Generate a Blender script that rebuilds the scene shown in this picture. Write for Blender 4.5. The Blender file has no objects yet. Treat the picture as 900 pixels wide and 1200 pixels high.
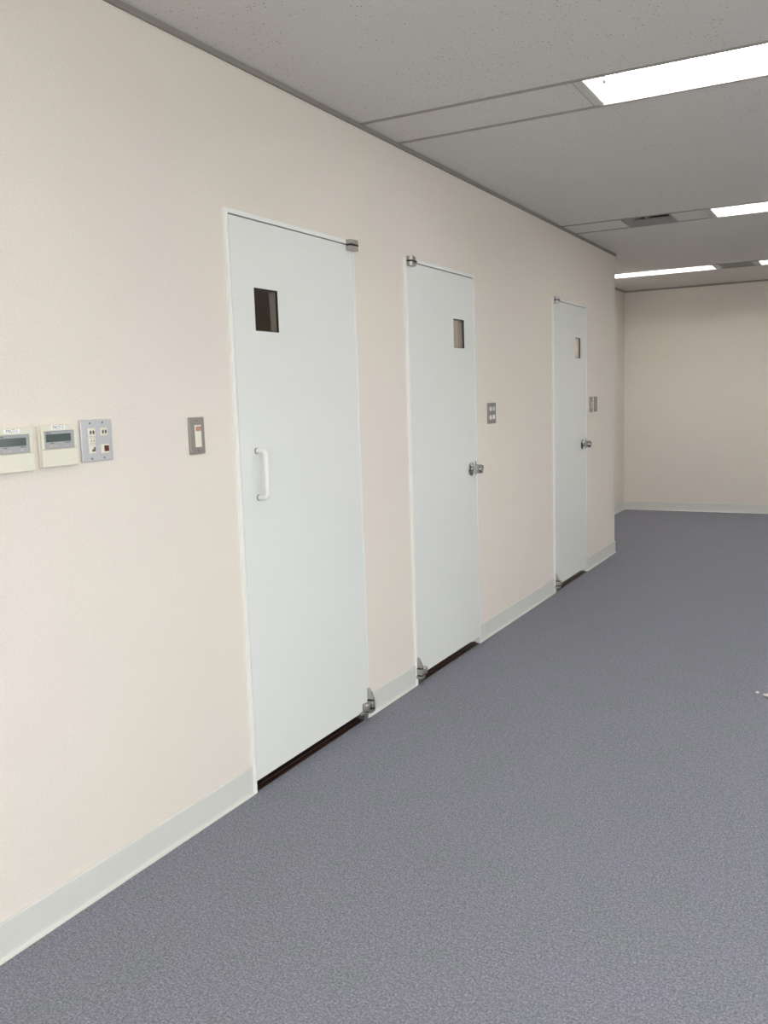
import bpy, bmesh, math, random
from mathutils import Vector, Matrix
random.seed(4)
SC = bpy.context.scene
COL = SC.collection

# ------------------------------------------------------------------ camera, world, exposure
cam_d = bpy.data.cameras.new('camera')
cam = bpy.data.objects.new('camera', cam_d); COL.objects.link(cam)
cam_d.sensor_fit = 'VERTICAL'; cam_d.sensor_height = 24.0
cam_d.lens = 1038.53 / 1200.0 * 24.0
cam_d.clip_start = 0.05; cam_d.clip_end = 100
r_ = Vector((0.87902313, 0.475737, -0.03150623)); u_ = Vector((-0.03303223, 0.12669001, 0.99139221)); f_ = Vector((-0.47563348, 0.87041596, -0.12707811))
cam.matrix_world = Matrix(((r_.x, u_.x, -f_.x, 1.888), (r_.y, u_.y, -f_.y, 0.0), (r_.z, u_.z, -f_.z, 1.387), (0, 0, 0, 1)))
SC.camera = cam

W = bpy.data.worlds.new('overcast_sky'); SC.world = W; W.use_nodes = True
bg = W.node_tree.nodes['Background']
bg.inputs[1].default_value = 8.3              # overcast sky above, duller ground below the horizon
_N = W.node_tree.nodes; _L = W.node_tree.links
_tc = _N.new('ShaderNodeTexCoord'); _sx = _N.new('ShaderNodeSeparateXYZ'); _L.new(_tc.outputs['Generated'], _sx.inputs[0])
_mr = _N.new('ShaderNodeMapRange'); _mr.inputs['From Min'].default_value = -0.06; _mr.inputs['From Max'].default_value = 0.12; _L.new(_sx.outputs['Z'], _mr.inputs['Value'])
_rp = _N.new('ShaderNodeValToRGB'); _L.new(_mr.outputs['Result'], _rp.inputs['Fac'])
_rp.color_ramp.elements[0].color = (0.66, 0.65, 0.63, 1); _rp.color_ramp.elements[1].color = (0.98, 0.985, 1.0, 1)
_L.new(_rp.outputs['Color'], bg.inputs[0])
TUBE = 22.0                                   # brightness of the fluorescent tubes

SC.view_settings.view_transform = 'Standard'; SC.view_settings.look = 'None'
SC.view_settings.gamma = 1.0; SC.view_settings.use_curve_mapping = False
SC.view_settings.exposure = 0.07

# room numbers (metres): x out of the door wall, y away from the camera, z up
CEIL = 2.515; Y_NEAR = -2.6; Y_END = 7.60; Y_FAR = 10.46; X_ALC = -0.60; X_RIGHT = 5.2

# three unseen windows, added to set the near-to-far falloff of daylight: a portal only guides the sampling of the sky
ADDED_WINDOWS = {'near': (1.6, 4.6), 'right': (-2.0, 2.2), 'side': (4.5, 5.6)}; WZ0, WZ1 = 0.85, 2.35
for nm, loc, rot in (('near', (3.1, Y_NEAR - 0.13, 1.6), (math.radians(90), 0, 0)), ('right', (X_RIGHT + 0.13, 0.1, 1.6), (math.radians(90), 0, math.radians(90))), ('side', (X_RIGHT + 0.13, 5.05, 1.6), (math.radians(90), 0, math.radians(90))),):
    pl = bpy.data.lights.new('window_portal', 'AREA'); pl.shape = 'RECTANGLE'; pl.size = ADDED_WINDOWS[nm][1] - ADDED_WINDOWS[nm][0]; pl.size_y = WZ1 - WZ0
    pl.cycles.is_portal = True
    po = bpy.data.objects.new('window_portal', pl); COL.objects.link(po); po.location = loc; po.rotation_euler = rot

# ------------------------------------------------------------------ materials
def mat(name, col, rough=0.5, metal=0.0, spec=0.5, coat=0.0):
    m = bpy.data.materials.new(name); m.use_nodes = True
    b = m.node_tree.nodes['Principled BSDF']
    b.inputs['Base Color'].default_value = (*col, 1); b.inputs['Roughness'].default_value = rough
    b.inputs['Metallic'].default_value = metal; b.inputs['Specular IOR Level'].default_value = spec
    b.inputs['Coat Weight'].default_value = coat
    return m
def nodes(m): return m.node_tree.nodes, m.node_tree.links, m.node_tree.nodes['Principled BSDF']
def coords(N, L, scale=(1, 1, 1)):
    tc = N.new('ShaderNodeTexCoord'); mp = N.new('ShaderNodeMapping'); mp.inputs['Scale'].default_value = scale
    L.new(tc.outputs['Object'], mp.inputs['Vector']); return mp.outputs['Vector']
def noise(N, L, v, scale, detail=2, rough=0.5):
    n = N.new('ShaderNodeTexNoise'); n.inputs['Scale'].default_value = scale; n.inputs['Detail'].default_value = detail
    n.inputs['Roughness'].default_value = rough; L.new(v, n.inputs['Vector']); return n.outputs['Fac']
def ramp(N, L, fac, stops):
    r = N.new('ShaderNodeValToRGB'); e = r.color_ramp.elements
    while len(e) < len(stops): e.new(0.5)
    for q, (p, c) in zip(e, stops): q.position = p; q.color = (*c, 1)
    L.new(fac, r.inputs['Fac']); return r.outputs['Color']
def bump(N, L, b, h, strength, dist):
    k = N.new('ShaderNodeBump'); k.inputs['Strength'].default_value = strength; k.inputs['Distance'].default_value = dist
    L.new(h, k.inputs['Height']); L.new(k.outputs['Normal'], b.inputs['Normal'])

def mix_mul(N, L, a, b, fac=1.0):
    x = N.new('ShaderNodeMix'); x.data_type = 'RGBA'; x.blend_type = 'MULTIPLY'; x.inputs['Factor'].default_value = fac
    L.new(a, x.inputs['A']); L.new(b, x.inputs['B']); return x.outputs['Result']

def m_wallpaper():
    m = mat('wallpaper', (0.74, 0.66, 0.60), 0.75, spec=0.25); N, L, b = nodes(m); v = coords(N, L)
    c1 = ramp(N, L, noise(N, L, v, 1.1, 2), [(0.35, (0.815, 0.757, 0.668)), (0.65, (0.82, 0.75, 0.688))])
    c2 = ramp(N, L, noise(N, L, v, 190, 3, 0.65), [(0.3, (0.90, 0.90, 0.90)), (0.7, (1, 1, 1))])
    L.new(mix_mul(N, L, c1, c2), b.inputs['Base Color'])
    bump(N, L, b, noise(N, L, v, 170, 4, 0.7), 0.5, 0.003); return m
def m_carpet():
    m = mat('carpet', (0.2, 0.2, 0.22), 0.95, spec=0.1); N, L, b = nodes(m); v = coords(N, L)
    fine = ramp(N, L, noise(N, L, v, 170, 4, 0.8), [(0.30, (0.10, 0.101, 0.116)), (0.45, (0.20, 0.203, 0.232)), (0.56, (0.275, 0.278, 0.316)), (0.72, (0.49, 0.493, 0.54))])
    hue = ramp(N, L, noise(N, L, v, 5, 6, 0.75), [(0.38, (0.96, 1.0, 0.97)), (0.62, (1.03, 0.985, 1.06))])
    big = ramp(N, L, noise(N, L, v, 60, 3, 0.7), [(0.3, (0.86, 0.86, 0.86)), (0.7, (1.10, 1.10, 1.10))])
    L.new(mix_mul(N, L, mix_mul(N, L, fine, hue), big), b.inputs['Base Color'])
    bump(N, L, b, noise(N, L, v, 170, 4, 0.8), 0.18, 0.003); return m
def m_ceiling():
    m = mat('ceiling_board', (0.60, 0.59, 0.55), 0.9, spec=0.15); N, L, b = nodes(m); v = coords(N, L)
    # pits: short dark worm marks scattered over the board, in clusters
    vo = N.new('ShaderNodeTexVoronoi'); vo.inputs['Scale'].default_value = 85; L.new(coords(N, L, (1.0, 0.6, 1)), vo.inputs['Vector'])
    d = N.new('ShaderNodeMath'); d.operation = 'LESS_THAN'; d.inputs[1].default_value = 0.18; L.new(vo.outputs['Distance'], d.inputs[0])
    sep = N.new('ShaderNodeSeparateColor'); L.new(vo.outputs['Color'], sep.inputs['Color'])
    g = N.new('ShaderNodeMath'); g.operation = 'GREATER_THAN'; g.inputs[1].default_value = 0.58; L.new(sep.outputs['Red'], g.inputs[0])
    p = N.new('ShaderNodeMath'); p.operation = 'MULTIPLY'; L.new(d.outputs[0], p.inputs[0]); 
    cl = N.new('ShaderNodeMath'); cl.operation = 'GREATER_THAN'; cl.inputs[1].default_value = 0.50; L.new(noise(N, L, v, 5, 3, 0.7), cl.inputs[0])
    gc = N.new('ShaderNodeMath'); gc.operation = 'MULTIPLY'; L.new(g.outputs[0], gc.inputs[0]); L.new(cl.outputs[0], gc.inputs[1])
    L.new(gc.outputs[0], p.inputs[1])
    pc = ramp(N, L, p.outputs[0], [(0.0, (1, 1, 1)), (1.0, (0.45, 0.43, 0.41))])
    c2 = ramp(N, L, noise(N, L, v, 150, 3, 0.65), [(0.3, (0.665, 0.645, 0.605)), (0.7, (0.765, 0.742, 0.70))])
    # fine board joints running along the room, every 303 mm
    sx = N.new('ShaderNodeSeparateXYZ'); L.new(v, sx.inputs[0])
    a = N.new('ShaderNodeMath'); a.operation = 'SUBTRACT'; a.inputs[1].default_value = 0.283; L.new(sx.outputs['X'], a.inputs[0])
    pp = N.new('ShaderNodeMath'); pp.operation = 'PINGPONG'; pp.inputs[1].default_value = 0.182; L.new(a.outputs[0], pp.inputs[0])
    lt = N.new('ShaderNodeMath'); lt.operation = 'LESS_THAN'; lt.inputs[1].default_value = 0.0011; L.new(pp.outputs[0], lt.inputs[0])
    jc = ramp(N, L, lt.outputs[0], [(0.0, (1, 1, 1)), (1.0, (0.93, 0.91, 0.89))])
    L.new(mix_mul(N, L, mix_mul(N, L, c2, pc), jc), b.inputs['Base Color'])
    bump(N, L, b, noise(N, L, v, 150, 3, 0.65), 0.3, 0.002); return m
def m_door(name, col):
    m = mat(name, col, 0.27, spec=0.5); N, L, b = nodes(m); v = coords(N, L)
    bump(N, L, b, noise(N, L, v, 120, 2), 0.06, 0.001); return m
def m_glass(name, tint, rough=0.05, ior=1.5):
    m = bpy.data.materials.new(name); m.use_nodes = True; N = m.node_tree.nodes; L = m.node_tree.links
    N.remove(N['Principled BSDF']); out = N['Material Output']
    t = N.new('ShaderNodeBsdfTransparent'); t.inputs[0].default_value = (*tint, 1)
    g = N.new('ShaderNodeBsdfGlossy'); g.inputs['Roughness'].default_value = rough
    lw = N.new('ShaderNodeLayerWeight'); lw.inputs['Blend'].default_value = 0.5
    pw = N.new('ShaderNodeMath'); pw.operation = 'POWER'; pw.inputs[1].default_value = 5.0; L.new(lw.outputs['Facing'], pw.inputs[0])
    f0 = ((ior - 1) / (ior + 1)) ** 2
    fr = N.new('ShaderNodeMath'); fr.operation = 'MULTIPLY_ADD'; fr.inputs[1].default_value = 1 - f0; fr.inputs[2].default_value = f0; L.new(pw.outputs[0], fr.inputs[0])
    mx = N.new('ShaderNodeMixShader'); L.new(fr.outputs[0], mx.inputs[0]); L.new(t.outputs[0], mx.inputs[1]); L.new(g.outputs[0], mx.inputs[2])
    L.new(mx.outputs[0], out.inputs['Surface']); return m
def m_brushed(name, col, rough, metal=1.0):
    m = mat(name, col, rough, metal); N, L, b = nodes(m)
    n = noise(N, L, coords(N, L, (1, 20, 500)), 3, 3)
    c = ramp(N, L, n, [(0.3, tuple(x * 0.92 for x in col)), (0.7, tuple(min(1, x * 1.06) for x in col))]); L.new(c, b.inputs['Base Color']); return m
def m_emit(name, col, s):
    m = mat(name, (0.9, 0.9, 0.9), 0.5); b = m.node_tree.nodes['Principled BSDF']
    b.inputs['Emission Color'].default_value = (*col, 1); b.inputs['Emission Strength'].default_value = s; return m

M = dict(
    wall=m_wallpaper(), carpet=m_carpet(), ceil=m_ceiling(),
    base=mat('vinyl_baseboard', (0.655, 0.66, 0.615), 0.38),
    trim=mat('ceiling_moulding', (0.27, 0.25, 0.225), 0.6),
    tee=mat('ceiling_channel', (0.30, 0.28, 0.255), 0.5),
    door=m_door('door_paint', (0.79, 0.805, 0.775)), frame=m_door('frame_paint', (0.87, 0.87, 0.84)),
    white=mat('white_plastic', (0.80, 0.80, 0.77), 0.35), enamel=mat('white_enamel', (0.85, 0.85, 0.84), 0.4),
    cream=mat('cream_plastic', (0.74, 0.715, 0.60), 0.4), ivory=mat('ivory_plastic', (0.78, 0.73, 0.60), 0.4),
    grey=mat('grey_panel', (0.36, 0.375, 0.38), 0.4), lcd=mat('lcd_glass', (0.085, 0.11, 0.10), 0.12),
    ink=mat('dark_print', (0.10, 0.10, 0.11), 0.6), pinkbtn=mat('pinkish_button', (0.52, 0.42, 0.42), 0.5),
    label=mat('white_label', (0.88, 0.88, 0.85), 0.5),
    steel=m_brushed('brushed_steel', (0.58, 0.58, 0.59), 0.45, 0.45), darksteel=m_brushed('dull_steel', (0.34, 0.32, 0.29), 0.45, 0.5),
    hinge=mat('nickel', (0.46, 0.44, 0.41), 0.32, 0.85), chrome=mat('chrome', (0.46, 0.45, 0.44), 0.14, 1.0),
    black=mat('black_rubber', (0.012, 0.011, 0.010), 0.6), screw=mat('screw_metal', (0.22, 0.21, 0.2), 0.4, 0.8),  # this black also stands in for shade in the hinge gaps
    red=mat('orange_lens', (0.46, 0.26, 0.19), 0.35), darkred=mat('dark_red_lens', (0.10, 0.02, 0.015), 0.3),
    sill=mat('brown_sill', (0.030, 0.014, 0.010), 0.4), dark=mat('dim_room_paint', (0.42, 0.36, 0.33), 0.8),
    gasket=mat('black_gasket', (0.016, 0.016, 0.015), 0.5), reveal=mat('grey_reveal', (0.60, 0.585, 0.56), 0.5),
    pane=m_glass('vision_glass', (0.80, 0.78, 0.75), 0.03, 1.6), wpane=m_glass('window_glass', (0.95, 0.97, 0.97)),
    tube=m_emit('lit_tube', (1.0, 0.985, 0.96), TUBE), socket=mat('lamp_socket', (0.80, 0.80, 0.80), 0.4), ferrule=mat('lamp_ferrule', (0.4, 0.4, 0.4), 0.35, 0.9),
    strip=mat('end_strip_paint', (0.66, 0.64, 0.60), 0.5),
    bright=mat('polished_metal', (0.95, 0.94, 0.92), 0.25, 0.35),
    vent=mat('vent_metal', (0.30, 0.30, 0.285), 0.5), ventin=mat('vent_inside', (0.05, 0.05, 0.05), 0.7),
    alu=mat('window_aluminium', (0.6, 0.6, 0.6), 0.35, 0.8),
)

# ------------------------------------------------------------------ mesh helpers
def B(): return bmesh.new()
def box(bm, x0, x1, y0, y1, z0, z1, bev=0.0, seg=2):
    t = bmesh.new()
    bmesh.ops.create_cube(t, size=1.0)
    for v in t.verts:
        v.co = Vector(((x0 + x1) / 2 + v.co.x * (x1 - x0), (y0 + y1) / 2 + v.co.y * (y1 - y0), (z0 + z1) / 2 + v.co.z * (z1 - z0)))
    if bev: bmesh.ops.bevel(t, geom=t.edges[:], offset=bev, segments=seg, profile=0.5, affect='EDGES')
    merge(bm, t)
def merge(bm, t):
    me = bpy.data.meshes.new('tmp'); t.to_mesh(me); t.free(); bm.from_mesh(me); bpy.data.meshes.remove(me)
AX = {'x': lambda a, b, h: Vector((h, a, b)), 'y': lambda a, b, h: Vector((a, h, b)), 'z': lambda a, b, h: Vector((a, b, h))}
def lathe(bm, prof, axis='x', c=(0, 0, 0), n=40):
    """prof: list of (radius, height) along axis"""
    c = Vector(c); rings = []
    for r, h in prof:
        if r < 1e-6: rings.append([bm.verts.new(c + AX[axis](0, 0, h))])
        else: rings.append([bm.verts.new(c + AX[axis](r * math.cos(2 * math.pi * k / n), r * math.sin(2 * math.pi * k / n), h)) for k in range(n)])
    for a, b in zip(rings, rings[1:]):
        for k in range(n):
            q = [a[k % len(a)], a[(k + 1) % len(a)], b[(k + 1) % len(b)], b[k % len(b)]]
            u = []
            for v in q:
                if v not in u: u.append(v)
            if len(u) > 2: bm.faces.new(u)
    for end in (rings[0], rings[-1]):
        if len(end) > 1: bm.faces.new(end)
def prism(bm, pts, axis, h0, h1, bev=0.0):
    t = bmesh.new()
    a = [t.verts.new(AX[axis](p, q, h0)) for p, q in pts]; b = [t.verts.new(AX[axis](p, q, h1)) for p, q in pts]
    t.faces.new(a); t.faces.new(b)
    for k in range(len(pts)): t.faces.new([a[k], a[(k + 1) % len(a)], b[(k + 1) % len(b)], b[k]])
    bmesh.ops.recalc_face_normals(t, faces=t.faces[:])
    if bev: bmesh.ops.bevel(t, geom=t.edges[:], offset=bev, segments=2, profile=0.5, affect='EDGES')
    merge(bm, t)
def tube(bm, path, r, n=16):
    path = [Vector(p) for p in path]; rings = []
    up = None
    for k, p in enumerate(path):
        d = (path[min(k + 1, len(path) - 1)] - path[max(k - 1, 0)]).normalized()
        if up is None: up = Vector((0, 1, 0)) if abs(d.y) < 0.9 else Vector((1, 0, 0))
        s = d.cross(up).normalized(); t = s.cross(d).normalized(); up = t
        rings.append([bm.verts.new(p + r * (math.cos(2 * math.pi * j / n) * s + math.sin(2 * math.pi * j / n) * t)) for j in range(n)])
    for a, b in zip(rings, rings[1:]):
        for j in range(n): bm.faces.new([a[j], a[(j + 1) % n], b[(j + 1) % n], b[j]])
    bm.faces.new(rings[0]); bm.faces.new(rings[-1])
def ring_rect(bm, x0, x1, oy0, oy1, oz0, oz1, iy0, iy1, iz0, iz1):
    """a slab in the y-z plane from x0 to x1 with one rectangular hole, one closed manifold"""
    def q(y0, y1, z0, z1, x): return [bm.verts.new((x, *p)) for p in ((y0, z0), (y1, z0), (y1, z1), (y0, z1))]
    of, ob = q(oy0, oy1, oz0, oz1, x1), q(oy0, oy1, oz0, oz1, x0)
    nf, nb = q(iy0, iy1, iz0, iz1, x1), q(iy0, iy1, iz0, iz1, x0)
    for k in range(4):
        j = (k + 1) % 4
        for f in ([of[k], of[j], nf[j], nf[k]], [ob[k], nb[k], nb[j], ob[j]], [of[k], ob[k], ob[j], of[j]], [nf[k], nf[j], nb[j], nb[k]]): bm.faces.new(f)
def obj(name, bm, m, parent=None, smooth=False, loc=(0, 0, 0)):
    bmesh.ops.recalc_face_normals(bm, faces=bm.faces[:])
    me = bpy.data.meshes.new(name); bm.to_mesh(me); bm.free()
    if smooth:
        for p in me.polygons: p.use_smooth = True
        try: me.set_sharp_from_angle(angle=math.radians(38))
        except Exception: pass
    me.materials.append(m)
    o = bpy.data.objects.new(name, me); COL.objects.link(o); o.location = loc
    if parent: o.parent = parent
    return o
def tag(o, label=None, cat=None, group=None, kind=None):
    if label: o['label'] = label
    if cat: o['category'] = cat
    if group: o['group'] = group
    if kind: o['kind'] = kind
    return o
def thing(name, label, cat, loc, group=None, kind=None):
    o = bpy.data.objects.new(name, None); COL.objects.link(o); o.location = loc; o.empty_display_size = 0.05
    return tag(o, label, cat, group, kind)
def dup(root, loc, label, group=None):
    r = root.copy(); COL.objects.link(r); r.location = loc; r['label'] = label
    if group: r['group'] = group
    for ch in list(root.children):
        c = ch.copy(); COL.objects.link(c); c.parent = r
        for g in list(ch.children):
            d = g.copy(); COL.objects.link(d); d.parent = c
    return r
def text(name, s, size, m, parent, loc, rot):
    cu = bpy.data.curves.new(name, 'FONT'); cu.body = s; cu.size = size; cu.align_x = 'CENTER'; cu.align_y = 'CENTER'; cu.extrude = 0.0001
    t = bpy.data.objects.new(name, cu); COL.objects.link(t)
    me = bpy.data.meshes.new_from_object(t.evaluated_get(bpy.context.evaluated_depsgraph_get()))
    bpy.data.objects.remove(t); bpy.data.curves.remove(cu)
    me.materials.clear(); me.materials.append(m)
    o = bpy.data.objects.new(name, me); COL.objects.link(o); o.parent = parent; o.location = loc; o.rotation_euler = rot
    return o
WALL_TEXT = (math.radians(90), 0, math.radians(90))      # writing on the door wall: reads along +y, faces +x

# ------------------------------------------------------------------ the setting
DOORS = [(2.409, 3.247, 2.029), (3.714, 4.524, 2.027), (5.896, 6.708, 2.027)]
def struct(name, bm, m, label, cat): return tag(obj(name, bm, m), label, cat, kind='structure')

bm = B(); box(bm, X_ALC - 0.12, X_RIGHT + 0.12, Y_NEAR - 0.12, Y_FAR + 0.12, -0.06, 0.0)
struct('floor', bm, M['carpet'], 'blue-grey flecked carpet floor', 'floor')

bm = B(); ys = Y_NEAR - 0.12
for a, b_, top in DOORS:
    box(bm, -0.12, 0, ys, a, 0, CEIL); box(bm, -0.12, 0, a, b_, top, CEIL); ys = b_
box(bm, -0.12, 0, ys, Y_END, 0, CEIL)
box(bm, X_ALC, -0.12, Y_END - 0.12, Y_END, 0, CEIL)
struct('wall_left', bm, M['wall'], 'long cream papered wall with the three white doors', 'wall')
bm = B(); box(bm, X_ALC - 0.12, X_ALC, Y_END - 0.12, Y_FAR + 0.12, 0, CEIL)
struct('wall_alcove', bm, M['wall'], 'short shaded wall beyond the end of the door wall', 'wall')
bm = B(); box(bm, X_ALC, X_RIGHT, Y_FAR, Y_FAR + 0.12, 0, CEIL)
struct('wall_far', bm, M['wall'], 'cream papered wall closing the far end of the room', 'wall')
bm = B(); a, b_ = ADDED_WINDOWS['right']; c_, d_ = ADDED_WINDOWS['side']
for y0, y1, z0, z1 in ((Y_NEAR - .12, a, 0, CEIL), (b_, c_, 0, CEIL), (d_, Y_FAR + .12, 0, CEIL), (a, b_, 0, WZ0), (a, b_, WZ1, CEIL), (c_, d_, 0, WZ0), (c_, d_, WZ1, CEIL)): box(bm, X_RIGHT, X_RIGHT + 0.12, y0, y1, z0, z1)
struct('wall_right', bm, M['wall'], 'cream wall out of view on the right', 'wall')
bm = B(); a, b_ = ADDED_WINDOWS['near']
for x0, x1, z0, z1 in ((0, a, 0, CEIL), (b_, X_RIGHT, 0, CEIL), (a, b_, 0, WZ0), (a, b_, WZ1, CEIL)): box(bm, x0, x1, Y_NEAR - 0.12, Y_NEAR, z0, z1)
struct('wall_near', bm, M['wall'], 'wall behind the camera with a wide window', 'wall')
for n, (nm, loc, rz) in enumerate((('near', (3.1, Y_NEAR - .06, WZ0), 0), ('right', (X_RIGHT + .06, .1, WZ0), math.radians(90)), ('side', (X_RIGHT + .06, 5.05, WZ0), math.radians(90)),)):  # unseen glazing, added only for the daylight it lets in
    win = thing(f'window_{n + 1}', 'wide aluminium window ' + {'near': 'behind the camera', 'right': 'in the wall right of the camera', 'side': 'farther along the wall on the right'}[nm], 'window', loc, kind='structure'); win.rotation_euler.z = rz
    hw = (ADDED_WINDOWS[nm][1] - ADDED_WINDOWS[nm][0]) / 2; hh = WZ1 - WZ0
    bm = B()
    for x0, x1, z0, z1 in ((-hw, -hw + .05, 0, hh), (hw - .05, hw, 0, hh), (-hw, hw, 0, .05), (-hw, hw, hh - .05, hh), (-.03, .03, 0, hh)): box(bm, x0, x1, -.03, .03, z0, z1)
    obj('window_frame', bm, M['alu'], win)
    for a, b_ in ((-hw + .05, -.03), (.03, hw - .05)):
        bm = B(); box(bm, a, b_, -.003, .003, .05, hh - .05); obj('window_pane', bm, M['wpane'], win)

# dim rooms behind the three doors: one closed shell
bm = B()
box(bm, -1.9, -0.12, 1.9, 7.45, -0.05, 0.0); box(bm, -1.9, -0.12, 1.9, 7.45, CEIL, CEIL + .05)
box(bm, -1.95, -1.9, 1.85, 7.47, -.05, CEIL + .05)
for y in (1.85, 3.48, 5.2, 7.42): box(bm, -1.9, -0.121, y, y + .05, 0, CEIL)
struct('wall_behind_doors', bm, M['dark'], 'dim small rooms seen through the door panes', 'wall')

for y, e in ((2.0, 4.0), (3.85, 16.0), (5.7, 60.0)):  # fill lights added behind the doors to brighten their panes
    ld = bpy.data.lights.new('dim_room_lamp', 'POINT'); ld.energy = e; ld.shadow_soft_size = .12; ld.color = (1, .93, .86)
    lo = bpy.data.objects.new('dim_room_lamp', ld); COL.objects.link(lo); lo.location = (-0.75, y, 2.25)

# baseboards: soft vinyl with a flared toe and a bright rounded top
PROF = [(0, 0), (.0135, 0), (.0135, .0015), (.0088, .0045), (.0060, .0095), (.005, .016), (.005, .096), (.0035, .0995), (0, .100)]
bm = B(); ys = Y_NEAR
for a, b_, top in DOORS + [(Y_END + .0135, 0, 0)]:
    prism(bm, PROF, 'y', ys, a); ys = b_
struct('baseboard_left', bm, M['base'], 'pale grey vinyl baseboard along the door wall', 'baseboard')
bm = B()
prism(bm, [(X_ALC + p, q) for p, q in PROF], 'y', Y_END, Y_FAR)
struct('baseboard_alcove', bm, M['base'], 'pale grey baseboard on the shaded short wall', 'baseboard')
bm = B(); prism(bm, [(Y_FAR - p, q) for p, q in PROF], 'x', X_ALC, X_RIGHT)
struct('baseboard_far', bm, M['base'], 'pale grey baseboard on the far wall', 'baseboard')
bm = B(); prism(bm, [(Y_END + p, q) for p, q in PROF], 'x', X_ALC, 0.0)
struct('baseboard_return', bm, M['base'], 'pale grey baseboard around the end of the door wall', 'baseboard')

# taupe moulding where walls meet ceiling
def mould(name, boxes, label, m='trim'):
    bm = B()
    for q in boxes: box(bm, *q, bev=.002, seg=1)
    struct(name, bm, M[m], label, 'moulding')
mould('trim_1', [(0.0, .012, Y_NEAR, Y_END, 2.497, CEIL + .001)], 'taupe ceiling moulding along the door wall')
mould('trim_2', [(X_ALC, X_ALC + .012, Y_END, Y_FAR, 2.497, CEIL + .001)], 'taupe ceiling moulding on the shaded short wall', 'tee')
mould('trim_3', [(X_ALC, X_RIGHT, Y_FAR - .012, Y_FAR, 2.497, CEIL + .001)], 'taupe ceiling moulding along the far wall', 'tee')

# ceiling: boards with real openings for the recessed lights and vents
RW = 0.33
ROWS = [-2.0, 0.755, 3.512, 6.268, 9.012]
FIX = {-2.0: [(.93, 2.185), (2.585, 3.84)], .755: [(.93, 2.185), (2.585, 3.84)], 3.512: [(.93, 2.185), (2.585, 3.84)],
       6.268: [(.968, 2.223), (2.623, 3.878)], 9.012: [(-.68, .575), (.974, 2.229), (2.629, 3.884)]}
VENTS = {6.268: [(.398, .721)], 9.012: [(.634, .920)]}
bm = B(); xa, xb = X_ALC - .12, X_RIGHT + .12; T = 0.02
yy = Y_NEAR - .12
for rc in ROWS:
    box(bm, xa, xb, yy, rc - RW / 2, CEIL, CEIL + T); yy = rc + RW / 2
    xs = xa
    for (a, b_) in sorted(FIX[rc] + VENTS.get(rc, [])):
        box(bm, xs, a, rc - RW / 2, rc + RW / 2, CEIL, CEIL + T); xs = b_
    box(bm, xs, xb, rc - RW / 2, rc + RW / 2, CEIL, CEIL + T)
box(bm, xa, xb, yy, Y_FAR + .12, CEIL, CEIL + T)
struct('ceiling', bm, M['ceil'], 'grey pitted acoustic board ceiling', 'ceiling')
bm = B(); box(bm, xa - .1, xb + .1, Y_NEAR - .2, Y_FAR + .2, CEIL + .22, CEIL + .27)
struct('ceiling_slab', bm, M['dark'], 'dark slab above the boards', 'ceiling')
for n, rc in enumerate(ROWS):
    bm = B()
    for s in (-1, 1):
        y = rc + s * (RW / 2 + .004); w = .0075
        box(bm, .012 if rc < Y_END else X_ALC + .012, X_RIGHT, y - w, y + w, CEIL - .005, CEIL + .001)
    struct(f'trim_{4 + n}', bm, M['tee'], ['pair of grey ceiling channels behind the camera', 'pair of grey ceiling channels overhead near the camera', 'pair of grey ceiling channels framing the nearest lit strip', 'pair of grey ceiling channels framing the strip with the open vent', 'pair of grey ceiling channels framing the farthest strip'][n], 'ceiling channel')

# ------------------------------------------------------------------ doors
def pivot_hinge_top(parent, yin, s):
    """s = +1: hinge side towards +y. yin = outer edge of the frame on that side."""
    y1 = yin - s * .004; y0 = y1 - s * .062
    h = None
    for z0, z1, nm in ((2.0112, 2.0290, 'frame_block'), (1.9860, 2.0038, 'door_block')):
        bm = B(); pts = [(.0135, y0), (.034, y0 + s * .004), (.040, y1 - s * .020)]
        cx, cy, r = .026, y1 - s * .016, .016
        pts += [(cx + r * math.cos(a), cy + s * r * math.sin(a)) for a in [math.radians(q) for q in range(20, 181, 16)]] + [(.0135, y1 - s * .014)]
        prism(bm, pts, 'z', z0, z1, bev=.0008)
        if h is None: h = obj('pivot_hinge', bm, M['hinge'], parent); h['label'] = 'nickel top pivot hinge of two stacked blocks'
        else: obj(nm, bm, M['hinge'], h)
    bm = B(); lathe(bm, [(.008, 2.003), (.008, 2.012)], 'z', (.026, y1 - s * .018, 0), 20); obj('pivot_pin', bm, M['black'], h)
    bm = B(); box(bm, .014, .0385, min(y0 + s * .001, y1 - s * .004), max(y0 + s * .001, y1 - s * .004), 2.0038, 2.0112); obj('dark_washer', bm, M['black'], h)  # black slab standing in for the shade between the two blocks
def rounded(y0, y1, x0, x1, r, n=6):
    """outline in x-y with the two outer corners rounded"""
    pts = [(x0, y0)]
    for cy, sg in ((y0 + r, -1), (y1 - r, 1)):
        seq = range(n + 1) if sg < 0 else range(n, -1, -1)
        pts += [(x1 - r + r * math.sin(math.pi / 2 * k / n), cy + sg * r * math.cos(math.pi / 2 * k / n)) for k in seq]
    return pts + [(x0, y1)]
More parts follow.
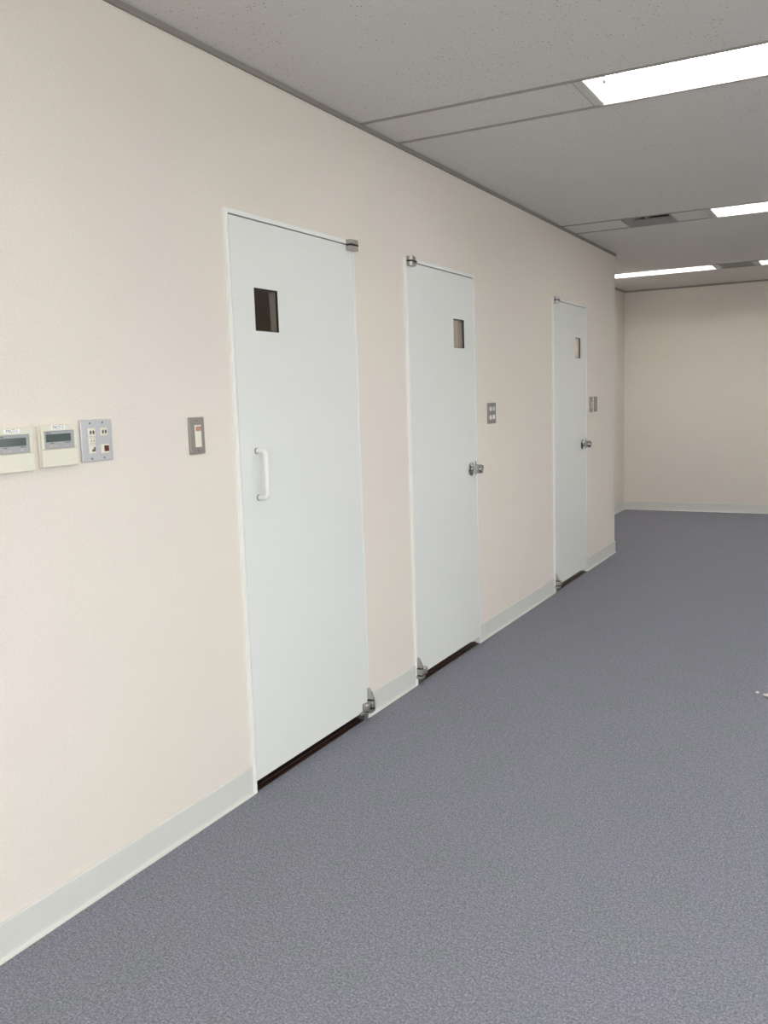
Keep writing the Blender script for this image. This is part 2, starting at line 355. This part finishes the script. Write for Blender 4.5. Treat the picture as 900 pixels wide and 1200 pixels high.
def pivot_hinge_bottom(parent, yin, s):
    yc = yin - s * .011; yk = yc - s * .042
    bm = B()      # block on the frame corner, linked to the knuckle that carries the door leaf
    prism(bm, rounded(yc - .013, yc + .013, .0135, .043, .011), 'z', .054, .082, bev=.001)
    prism(bm, [(.0135, yk), (.030, yk), (.034, yc), (.0135, yc)], 'z', .060, .076, bev=.001)
    h = obj('pivot_hinge', bm, M['hinge'], parent, True); h['label'] = 'nickel bottom pivot hinge with a tapered fin'
    bm = B(); lathe(bm, [(0, .050), (.0155, .050), (.0165, .053), (.0165, .077), (.0155, .080), (0, .080)], 'z', (.026, yk, 0), 28); obj('knuckle', bm, M['hinge'], h, True)
    bm = B(); prism(bm, [(.0125, .087), (.0405, .087), (.0385, .096), (.030, .115), (.021, .131), (.0165, .137), (.0125, .138)], 'y', yc - .008, yc + .008, bev=.0025); obj('hinge_fin', bm, M['hinge'], h, True)
    bm = B(); prism(bm, rounded(yc - .0115, yc + .0115, .0135, .0405, .010), 'z', .082, .087); obj('dark_washer', bm, M['black'], h)  # shaded gap under the fin, filled in black
    bm = B(); prism(bm, rounded(yc - .0125, yc + .0125, .0135, .0415, .010), 'z', .047, .054); obj('dark_washer', bm, M['black'], h)  # shaded gap under the block, likewise a black filling
    bm = B(); prism(bm, [(-.03, yc - s * .085), (.016, yc - s * .078), (.040, yc - s * .02), (.041, yc + s * .008), (.015, yc + s * .013), (-.03, yc + s * .002)], 'z', .034, .047, bev=.001)
    box(bm, -.03, .012, min(yc, yc - s * .04), max(yc, yc - s * .04), 0.004, .036)
    obj('floor_bracket', bm, M['hinge'], h)
    bm = B(); lathe(bm, [(0, .044), (.010, .044), (.010, .052), (0, .052)], 'z', (.026, yk, 0), 24); obj('pivot_pin', bm, M['black'], h)

def build_door(i, hinge, win_y, label):
    a, b_, top = DOORS[i]; fw = .0135; g = .0028
    d = thing(f'door_{i + 1}', label, 'door', (0, 0, 0), kind='structure')
    bm = B(); ia, ib, it = a + fw, b_ - fw, top - fw - .004
    box(bm, -.125, .013, a, ia, 0, top, bev=.0012, seg=1); box(bm, -.125, .013, ib, b_, 0, top, bev=.0012, seg=1)
    box(bm, -.125, .013, ia - .001, ib + .001, it, top, bev=.0012, seg=1)
    box(bm, -.125, -.027, ia - .001, ia + .014, 0, it, bev=.001, seg=1); box(bm, -.125, -.027, ib - .014, ib + .001, 0, it, bev=.001, seg=1)
    box(bm, -.125, -.027, ia, ib, it - .014, it + .001, bev=.001, seg=1)
    fr = obj('door_frame', bm, M['frame'], d)
    la, lb, lz0, lz1 = ia + g, ib - g, .043, it - .0045
    y0, y1 = win_y; z0, z1 = 1.634, 1.781
    bm = B(); ring_rect(bm, -.024, .0118, la, lb, lz0, lz1, y0, y1, z0, z1)
    bmesh.ops.bevel(bm, geom=[e for e in bm.edges if all(abs(v.co.x - .0118) < 1e-5 for v in e.verts) and len(e.link_faces) == 2 and e.calc_face_angle(0) > .5], offset=.0012, segments=2, affect='EDGES')
    leaf = obj('door_leaf', bm, M['door'], d)
    bm = B(); ring_rect(bm, .003, .0112, y0, y1, z0, z1, y0 + .0022, y1 - .0022, z0 + .0022, z1 - .0022)
    bx = obj('pane_gasket', bm, M['gasket'], leaf)
    bm = B(); ring_rect(bm, -.023, 0.0, y0, y1, z0, z1, y0 + .003, y1 - .003, z0 + .003, z1 - .003)
    obj('pane_reveal', bm, M['reveal'], leaf)
    bm = B(); box(bm, .0, .003, y0 + .0005, y1 - .0005, z0 + .0005, z1 - .0005)
    obj('vision_pane', bm, M['pane'], leaf)
    bm = B(); box(bm, -.12, .006, ia, ib, .0, .004); box(bm, -.12, -.012, ia, ib, .004, .009, bev=.001, seg=1)
    th = obj('threshold', bm, M['sill'], d); th['label'] = 'dark brown threshold strip under the door'
    s = 1 if hinge == 'right' else -1
    edge = b_ if s > 0 else a
    pivot_hinge_top(d, edge, s); pivot_hinge_bottom(d, edge, s)
    return d, leaf

d1, leaf1 = build_door(0, 'right', (2.547, 2.688), 'nearest white door, with a white pull handle')
bm = B(); hy, zt, zb, R, X = 2.516, 1.219, 1.054, .016, .0505
path = [(.012, hy, zt)] + [(X - R + R * math.sin(t), hy, zt - R + R * math.cos(t)) for t in [math.radians(9 * k) for k in range(11)]]
path += [(X - R + R * math.cos(t), hy, zb + R - R * math.sin(t)) for t in [math.radians(9 * k) for k in range(11)]] + [(.012, hy, zb)]
tube(bm, path, .0088, 20)
ph = obj('pull_handle', bm, M['white'], leaf1, True); ph['label'] = 'white U-shaped pull handle'
for z in (zt, zb):
    bm = B(); lathe(bm, [(0, .0116), (.0106, .0116), (.0106, .0145), (.0088, .0150), (0, .0150)], 'x', (0, hy, z), 28); obj('handle_collar', bm, M['screw'], ph, True)

def knob(leaf, y, z):
    bm = B()
    lathe(bm, [(0, .0116), (.037, .0116), (.037, .0150), (.035, .0165), (.021, .0175), (.0165, .021), (.0135, .026), (.0135, .0345), (0, .0345)], 'x', (0, y, z), 44)
    k = obj('door_knob', bm, M['chrome'], leaf, True); k['label'] = 'chrome door knob on a round rose'
    bm = B(); lathe(bm, [(0, .034), (.019, .034), (.0245, .037), (.0262, .043), (.0258, .060), (.0235, .074), (.0215, .0775), (.0195, .0775), (.018, .0755), (0, .0750)], 'x', (0, y, z), 44)
    obj('knob_grip', bm, M['chrome'], k, True)
    bm = B(); box(bm, .0375, .0415, y - .0035, y + .0035, z - .0335, z + .043, bev=.001); obj('thumb_turn', bm, M['screw'], k)
d2, leaf2 = build_door(1, 'left', (4.238, 4.374), 'white door second from the camera, with a round knob')
knob(leaf2, 4.432, .994)
d3, leaf3 = build_door(2, 'left', (6.402, 6.532), 'farthest white door, narrowest in view, with a round knob')
knob(leaf3, 6.571, .999)

# ------------------------------------------------------------------ controllers on the near wall
def controller(y0, z0, w, h, txt, label):
    t = thing('air_conditioner_controller', label, 'controller', (0, y0, z0), 'cream controllers on the near wall')
    zc = .047; px0, px1, pz1 = .010, w - .011, .0945
    bm = B(); ring = [(0, w, 0, h)]
    box(bm, 0, .010, 0, w, 0, h, bev=.002)                                     # back body
    ring_rect(bm, .008, .0175, .0015, w - .0015, zc, h - .0005, px0, px1, zc + .0005, pz1)
    obj('body', bm, M['cream'], t)
    bm = B(); box(bm, .0085, .0195, .0008, w - .0008, .0005, zc - .0006, bev=.0018); obj('lower_cover', bm, M['cream'], t)
    bm = B(); box(bm, .0085, .0145, px0 + .0004, px1 - .0004, zc + .001, pz1 - .0004); pn = obj('display_panel', bm, M['grey'], t)
    bm = B(); box(bm, .0140, .0149, px0 + .008, px1 - .009, zc + .0185, pz1 - .0085, bev=.0004, seg=1); obj('screen', bm, M['lcd'], pn)
    for q in ((px0 + .009, .016, pz1 - .0062, .0022), (px0 + .022, .011, zc + .0145, .0018), (px1 - .029, .016, zc + .0145, .0018)):
        bm = B(); box(bm, .0140, .01475, q[0], q[0] + q[1], q[2], q[2] + q[3]); obj('printed_mark', bm, M['ink'], pn)
    for yb in (px0 + .018, px0 + .032, px1 - .028):
        bm = B(); box(bm, .0140, .0160, yb, yb + .010, zc + .0055, zc + .010, bev=.0006, seg=1); obj('button', bm, M['pinkbtn'], pn)
    bm = B(); box(bm, .0170, .0179, w * .5 - .027, w * .5 + .021, h - .0125, h - .0020); lb = obj('name_label', bm, M['label'], t)
    text('lettering', txt, .0105, M['ink'], lb, (.0181, w * .5 - .003, h - .0073), WALL_TEXT)
    return t
controller(1.447, 1.2315, .121, .111, 'PACT-1', 'cream air conditioner controller cut off by the left edge, labelled PACT-1')
controller(1.592, 1.2355, .121, .110, 'PACT-2', 'whole cream air conditioner controller beside the silver socket plate, labelled PACT-2')

def screws(t, pts, x=.0068):
    for y, z in pts:
        bm = B(); lathe(bm, [(0, x - .001), (.0032, x - .001), (.0030, x + .0006), (0, x + .0012)], 'x', (0, y, z), 16); obj('screw', bm, M['screw'], t, True)

t = thing('socket_plate', 'silver square plate of sockets with a dark red lamp', 'socket plate', (0, 1.735, 1.2385))
w, h = .1145, .116
bm = B(); box(bm, 0, .007, 0, w, 0, h, bev=.0022); obj('plate', bm, M['steel'], t)
screws(t, [(.034, .106), (.080, .1065), (.034, .0085), (.080, .009)])
for y, z in ((.025, .0705), (.070, .0705)):
    bm = B(); box(bm, .006, .0088, y, y + .025, z, z + .0215, bev=.0006, seg=1); j = obj('data_socket', bm, M['ivory'], t)
    for k in range(2):
        bm = B(); prism(bm, [(y + .005 + k * .010, z + .013), (y + .009 + k * .010, z + .017), (y + .013 + k * .010, z + .011), (y + .0095 + k * .010, z + .004), (y + .006 + k * .010, z + .005)], 'x', .0085, .0091); obj('socket_slot', bm, M['ink'], j)
bm = B(); box(bm, .006, .0086, .025, .049, .0460, .0685, bev=.0006, seg=1); j = obj('power_socket', bm, M['ivory'], t)
for y in (.033, .042):
    bm = B(); box(bm, .0083, .0090, y, y + .0024, .054, .060); obj('socket_slot', bm, M['ink'], j)
for z in (.0495, .0650):
    bm = B(); box(bm, .0083, .0088, .029, .046, z, z + .0008); obj('printed_line', bm, M['ink'], j)
bm = B(); box(bm, .006, .0086, .025, .049, .0225, .0450, bev=.0006, seg=1); j = obj('phone_socket', bm, M['ivory'], t)
bm = B(); prism(bm, [(.035, .028), (.047, .028), (.047, .040), (.041, .040), (.041, .034), (.035, .034)], 'x', .0083, .0090); obj('socket_slot', bm, M['ink'], j)
bm = B(); prism(bm, [(.068, .021), (.098, .021), (.098, .046), (.068, .046)], 'x', .006, .0098, bev=.001)
j = obj('lamp_housing', bm, M['ivory'], t)
bm = B(); box(bm, .009, .0115, .079, .0955, .026, .0425, bev=.0008, seg=1); obj('red_lens', bm, M['darkred'], j)

t = thing('light_switch', 'narrow metal switch plate with orange lamp left of the nearest door', 'switch', (0, 2.1785, 1.229))
w, h = .0705, .1175
bm = B(); box(bm, 0, .0085, 0, w, 0, h, bev=.0025); obj('plate', bm, M['darksteel'], t)
screws(t, [(w / 2, .107), (w / 2, .0105)], .0083)
bm = B(); box(bm, .008, .0098, .0225, .0530, .022, .0925, bev=.0006, seg=1); j = obj('switch_insert', bm, M['ivory'], t)
bm = B(); box(bm, .0096, .0118, .0265, .0510, .0735, .0885, bev=.001); obj('orange_lamp', bm, M['red'], j)
for z in (.0245, .0485):
    bm = B(); prism(bm, [(.0096, z), (.0124, z), (.0108, z + .0225), (.0096, z + .0225)], 'y', .0255, .0500, bev=.0008); obj('rocker', bm, M['cream'], j)

t = thing('switch_plate', 'grey square four-gang switch plate right of the second door', 'switch', (0, 4.706, 1.225))
w, h = .118, .118
bm = B(); box(bm, 0, .008, 0, w, 0, h, bev=.0022); obj('plate', bm, M['darksteel'], t)
for y, z, m in ((.018, .072, 'white'), (.066, .072, 'reveal'), (.018, .024, 'white'), (.066, .026, 'white')):
    bm = B(); box(bm, .0075, .0095, y, y + .032, z, z + .0235, bev=.0006, seg=1); j = obj('switch', bm, M[m], t)
    if m == 'reveal': j['label'] = 'grey switch'
screws(t, [(.034, .110), (.084, .110), (.034, .008), (.084, .008)], .0078)

t = thing('light_switch', 'narrow grey plate with pale switches right of the farthest door', 'switch', (0, 6.812, 1.2315))
w, h = .070, .1185
bm = B(); box(bm, 0, .008, 0, w, 0, h, bev=.0022); obj('plate', bm, M['darksteel'], t)
for z in (.030, .056):
    bm = B(); box(bm, .0075, .0095, .024, .046, z, z + .021, bev=.0006, seg=1); obj('rocker', bm, M['ivory'], t)
screws(t, [(w / 2, .110), (w / 2, .009)], .0078)
t = thing('blank_plate', 'narrow blank grey plate nearest the end of the door wall', 'plate', (0, 6.940, 1.2315))
bm = B(); box(bm, 0, .008, 0, .074, 0, h, bev=.0022); obj('plate', bm, M['darksteel'], t)
screws(t, [(.037, .110), (.037, .009)], .0078)

# ------------------------------------------------------------------ recessed ceiling lights
def ceiling_light():
    LN = 1.255; D = .105; hy = RW / 2
    t = thing('ceiling_light', 'x', 'ceiling light', (0, 0, CEIL), 'recessed fluorescent ceiling lights')
    bm = B(); th = .002                                            # folded white trough
    yb = .095
    sec = [(-hy + .001, .0), (-hy + .001, .03), (-yb, D), (yb, D), (hy - .001, .03), (hy - .001, 0)]
    out = [(-hy - .000, .0), (-hy - .000, .031), (-yb - .001, D + th), (yb + .001, D + th), (hy + .000, .031), (hy + .000, 0)]
    prism(bm, sec + out[::-1], 'x', 0.0, LN)
    obj('reflector', bm, M['enamel'], t)
    for x0, x1 in ((0.0, .003), (LN - .003, LN)):
        bm = B(); prism(bm, [(-hy + .0012, 0), (-hy + .0012, .03), (-yb, D - .0005), (yb, D - .0005), (hy - .0012, .03), (hy - .0012, 0)], 'x', x0, x1)
        obj('end_plate', bm, M['enamel'], t)
    bm = B(); box(bm, -.034, -.001, -hy + .001, hy - .001, -.0015, .001); obj('end_strip', bm, M['strip'], t)
    bm = B(); box(bm, -.0365, -.034, -hy + .001, hy - .001, -.002, .001); obj('end_channel', bm, M['tee'], t)
    for y in (-.07, .07):
        bm = B(); lathe(bm, [(0, .030), (.0125, .030), (.014, .034), (.014, LN - .034), (.0125, LN - .030), (0, LN - .030)], 'x', (0, y, .062), 16)
        tb = obj('tube', bm, M['tube'], t, True)
        for x0, x1 in ((.022, .034), (LN - .034, LN - .022)):
            bm = B(); lathe(bm, [(0, x0), (.0148, x0), (.0148, x1), (0, x1)], 'x', (0, y, .062), 16); obj('ferrule', bm, M['ferrule'], tb, True)
        for x0, x1 in ((.003, .022), (LN - .022, LN - .003)):
            bm = B(); box(bm, x0, x1, y - .017, y + .017, .044, D - .001, bev=.003); obj('lamp_holder', bm, M['socket'], t)
    return t
proto = ceiling_light(); used = False
NAME = {(3.512, 0): 'nearest lit recessed ceiling light, largest in view, with its lamp holder showing',
        (6.268, 0): 'lit recessed ceiling light in the second strip, right of the open vent',
        (9.012, 0): 'thin far ceiling light left of the slatted vent, partly behind the door wall end',
        (9.012, 1): 'far ceiling light at the right edge, right of the slatted vent'}
for rc in ROWS:
    for k, (a, b_) in enumerate(FIX[rc]):
        lab = NAME.get((rc, k), 'recessed fluorescent ceiling light outside the picture')
        if not used: proto.location = (a, rc, CEIL); proto['label'] = lab; used = True
        else: dup(proto, (a, rc, CEIL), lab)

# ------------------------------------------------------------------ ceiling vents
def vent(x0, x1, rc, label, blades):
    w = x1 - x0; hy = RW / 2
    t = thing('ceiling_vent', label, 'vent', (x0, rc, CEIL))
    bm = B(); th = .002; D = .13
    for q in ((0, th, -hy, hy), (w - th, w, -hy, hy), (0, w, -hy, -hy + th), (0, w, hy - th, hy)): box(bm, *q, .001, D)
    box(bm, 0, w, -hy, hy, D - th, D); obj('duct_box', bm, M['ventin'], t)
    bm = B()
    for q in ((.0005, .010, -hy + .001, hy - .001), (w - .010, w - .0005, -hy + .001, hy - .001), (.009, w - .009, -hy + .001, -hy + .010), (.009, w - .009, hy - .010, hy - .001)):
        box(bm, *q, -.003, .006, bev=.001, seg=1)
    obj('frame', bm, M['vent'], t)
    if blades:
        # hopper: four sheet-metal sides sloping down and in, hung below a dark throat
        bm = B()
        prism(bm, [(hy - .011, .001), (hy - .10, .024), (hy - .10, .027), (hy - .011, .004)], 'x', .012, w - .012)
        obj('sloping_blade', bm, M['vent'], t)
        for xa_, xb_ in ((.012, .075), (w - .012, w - .06)):
            bm = B(); prism(bm, [(xa_, .002), (xb_, .045), (xb_, .048), (xa_, .005)], 'y', -hy + .012, hy - .012); obj('sloping_side', bm, M['vent'], t)
        bm = B(); box(bm, w * .40, w * .44, hy - .16, hy - .05, .020, .06, bev=.001, seg=1); obj('divider', bm, M['vent'], t)
    else:
        for k in range(7):
            y = -hy + .03 + k * (RW - .06) / 6
            bm = B(); prism(bm, [(y - .017, .0125), (y + .016, .001), (y + .017, .0025), (y - .016, .014)], 'x', .010, w - .010); obj('slat', bm, M['vent'], t)
    return t
vent(.398, .721, 6.268, 'open grey ceiling vent with sloping metal blades in the second strip', True)
vent(.634, .920, 9.012, 'grey slatted ceiling vent between the two farthest lights', False)

# ------------------------------------------------------------------ small metal fitting on the carpet at the right edge
t = thing('floor_fitting', 'small shiny metal fitting lying on the carpet at the right edge', 'floor fitting', (1.545, 4.19, 0))
bm = B(); lathe(bm, [(0, 0), (.036, 0), (.036, .002), (.030, .005), (0, .006)], 'z', (.020, -.002, 0), 40); obj('base_plate', bm, M['screw'], t, True)
bm = B(); prism(bm, [(-.030, -.007), (-.014, -.015), (.040, -.015), (.046, .0), (.040, .013), (-.014, .013)], 'z', .005, .014, bev=.003); obj('metal_tongue', bm, M['bright'], t, True)
bm = B(); lathe(bm, [(0, 0), (.014, 0), (.014, .002), (.0, .003)], 'z', (-.056, .034, 0), 24); k = obj('stud_washer', bm, M['screw'], t, True)
bm = B(); lathe(bm, [(0, .002), (.0075, .002), (.0075, .006), (.005, .009), (0, .010)], 'z', (-.056, .034, 0), 24); obj('metal_stud', bm, M['bright'], k, True)
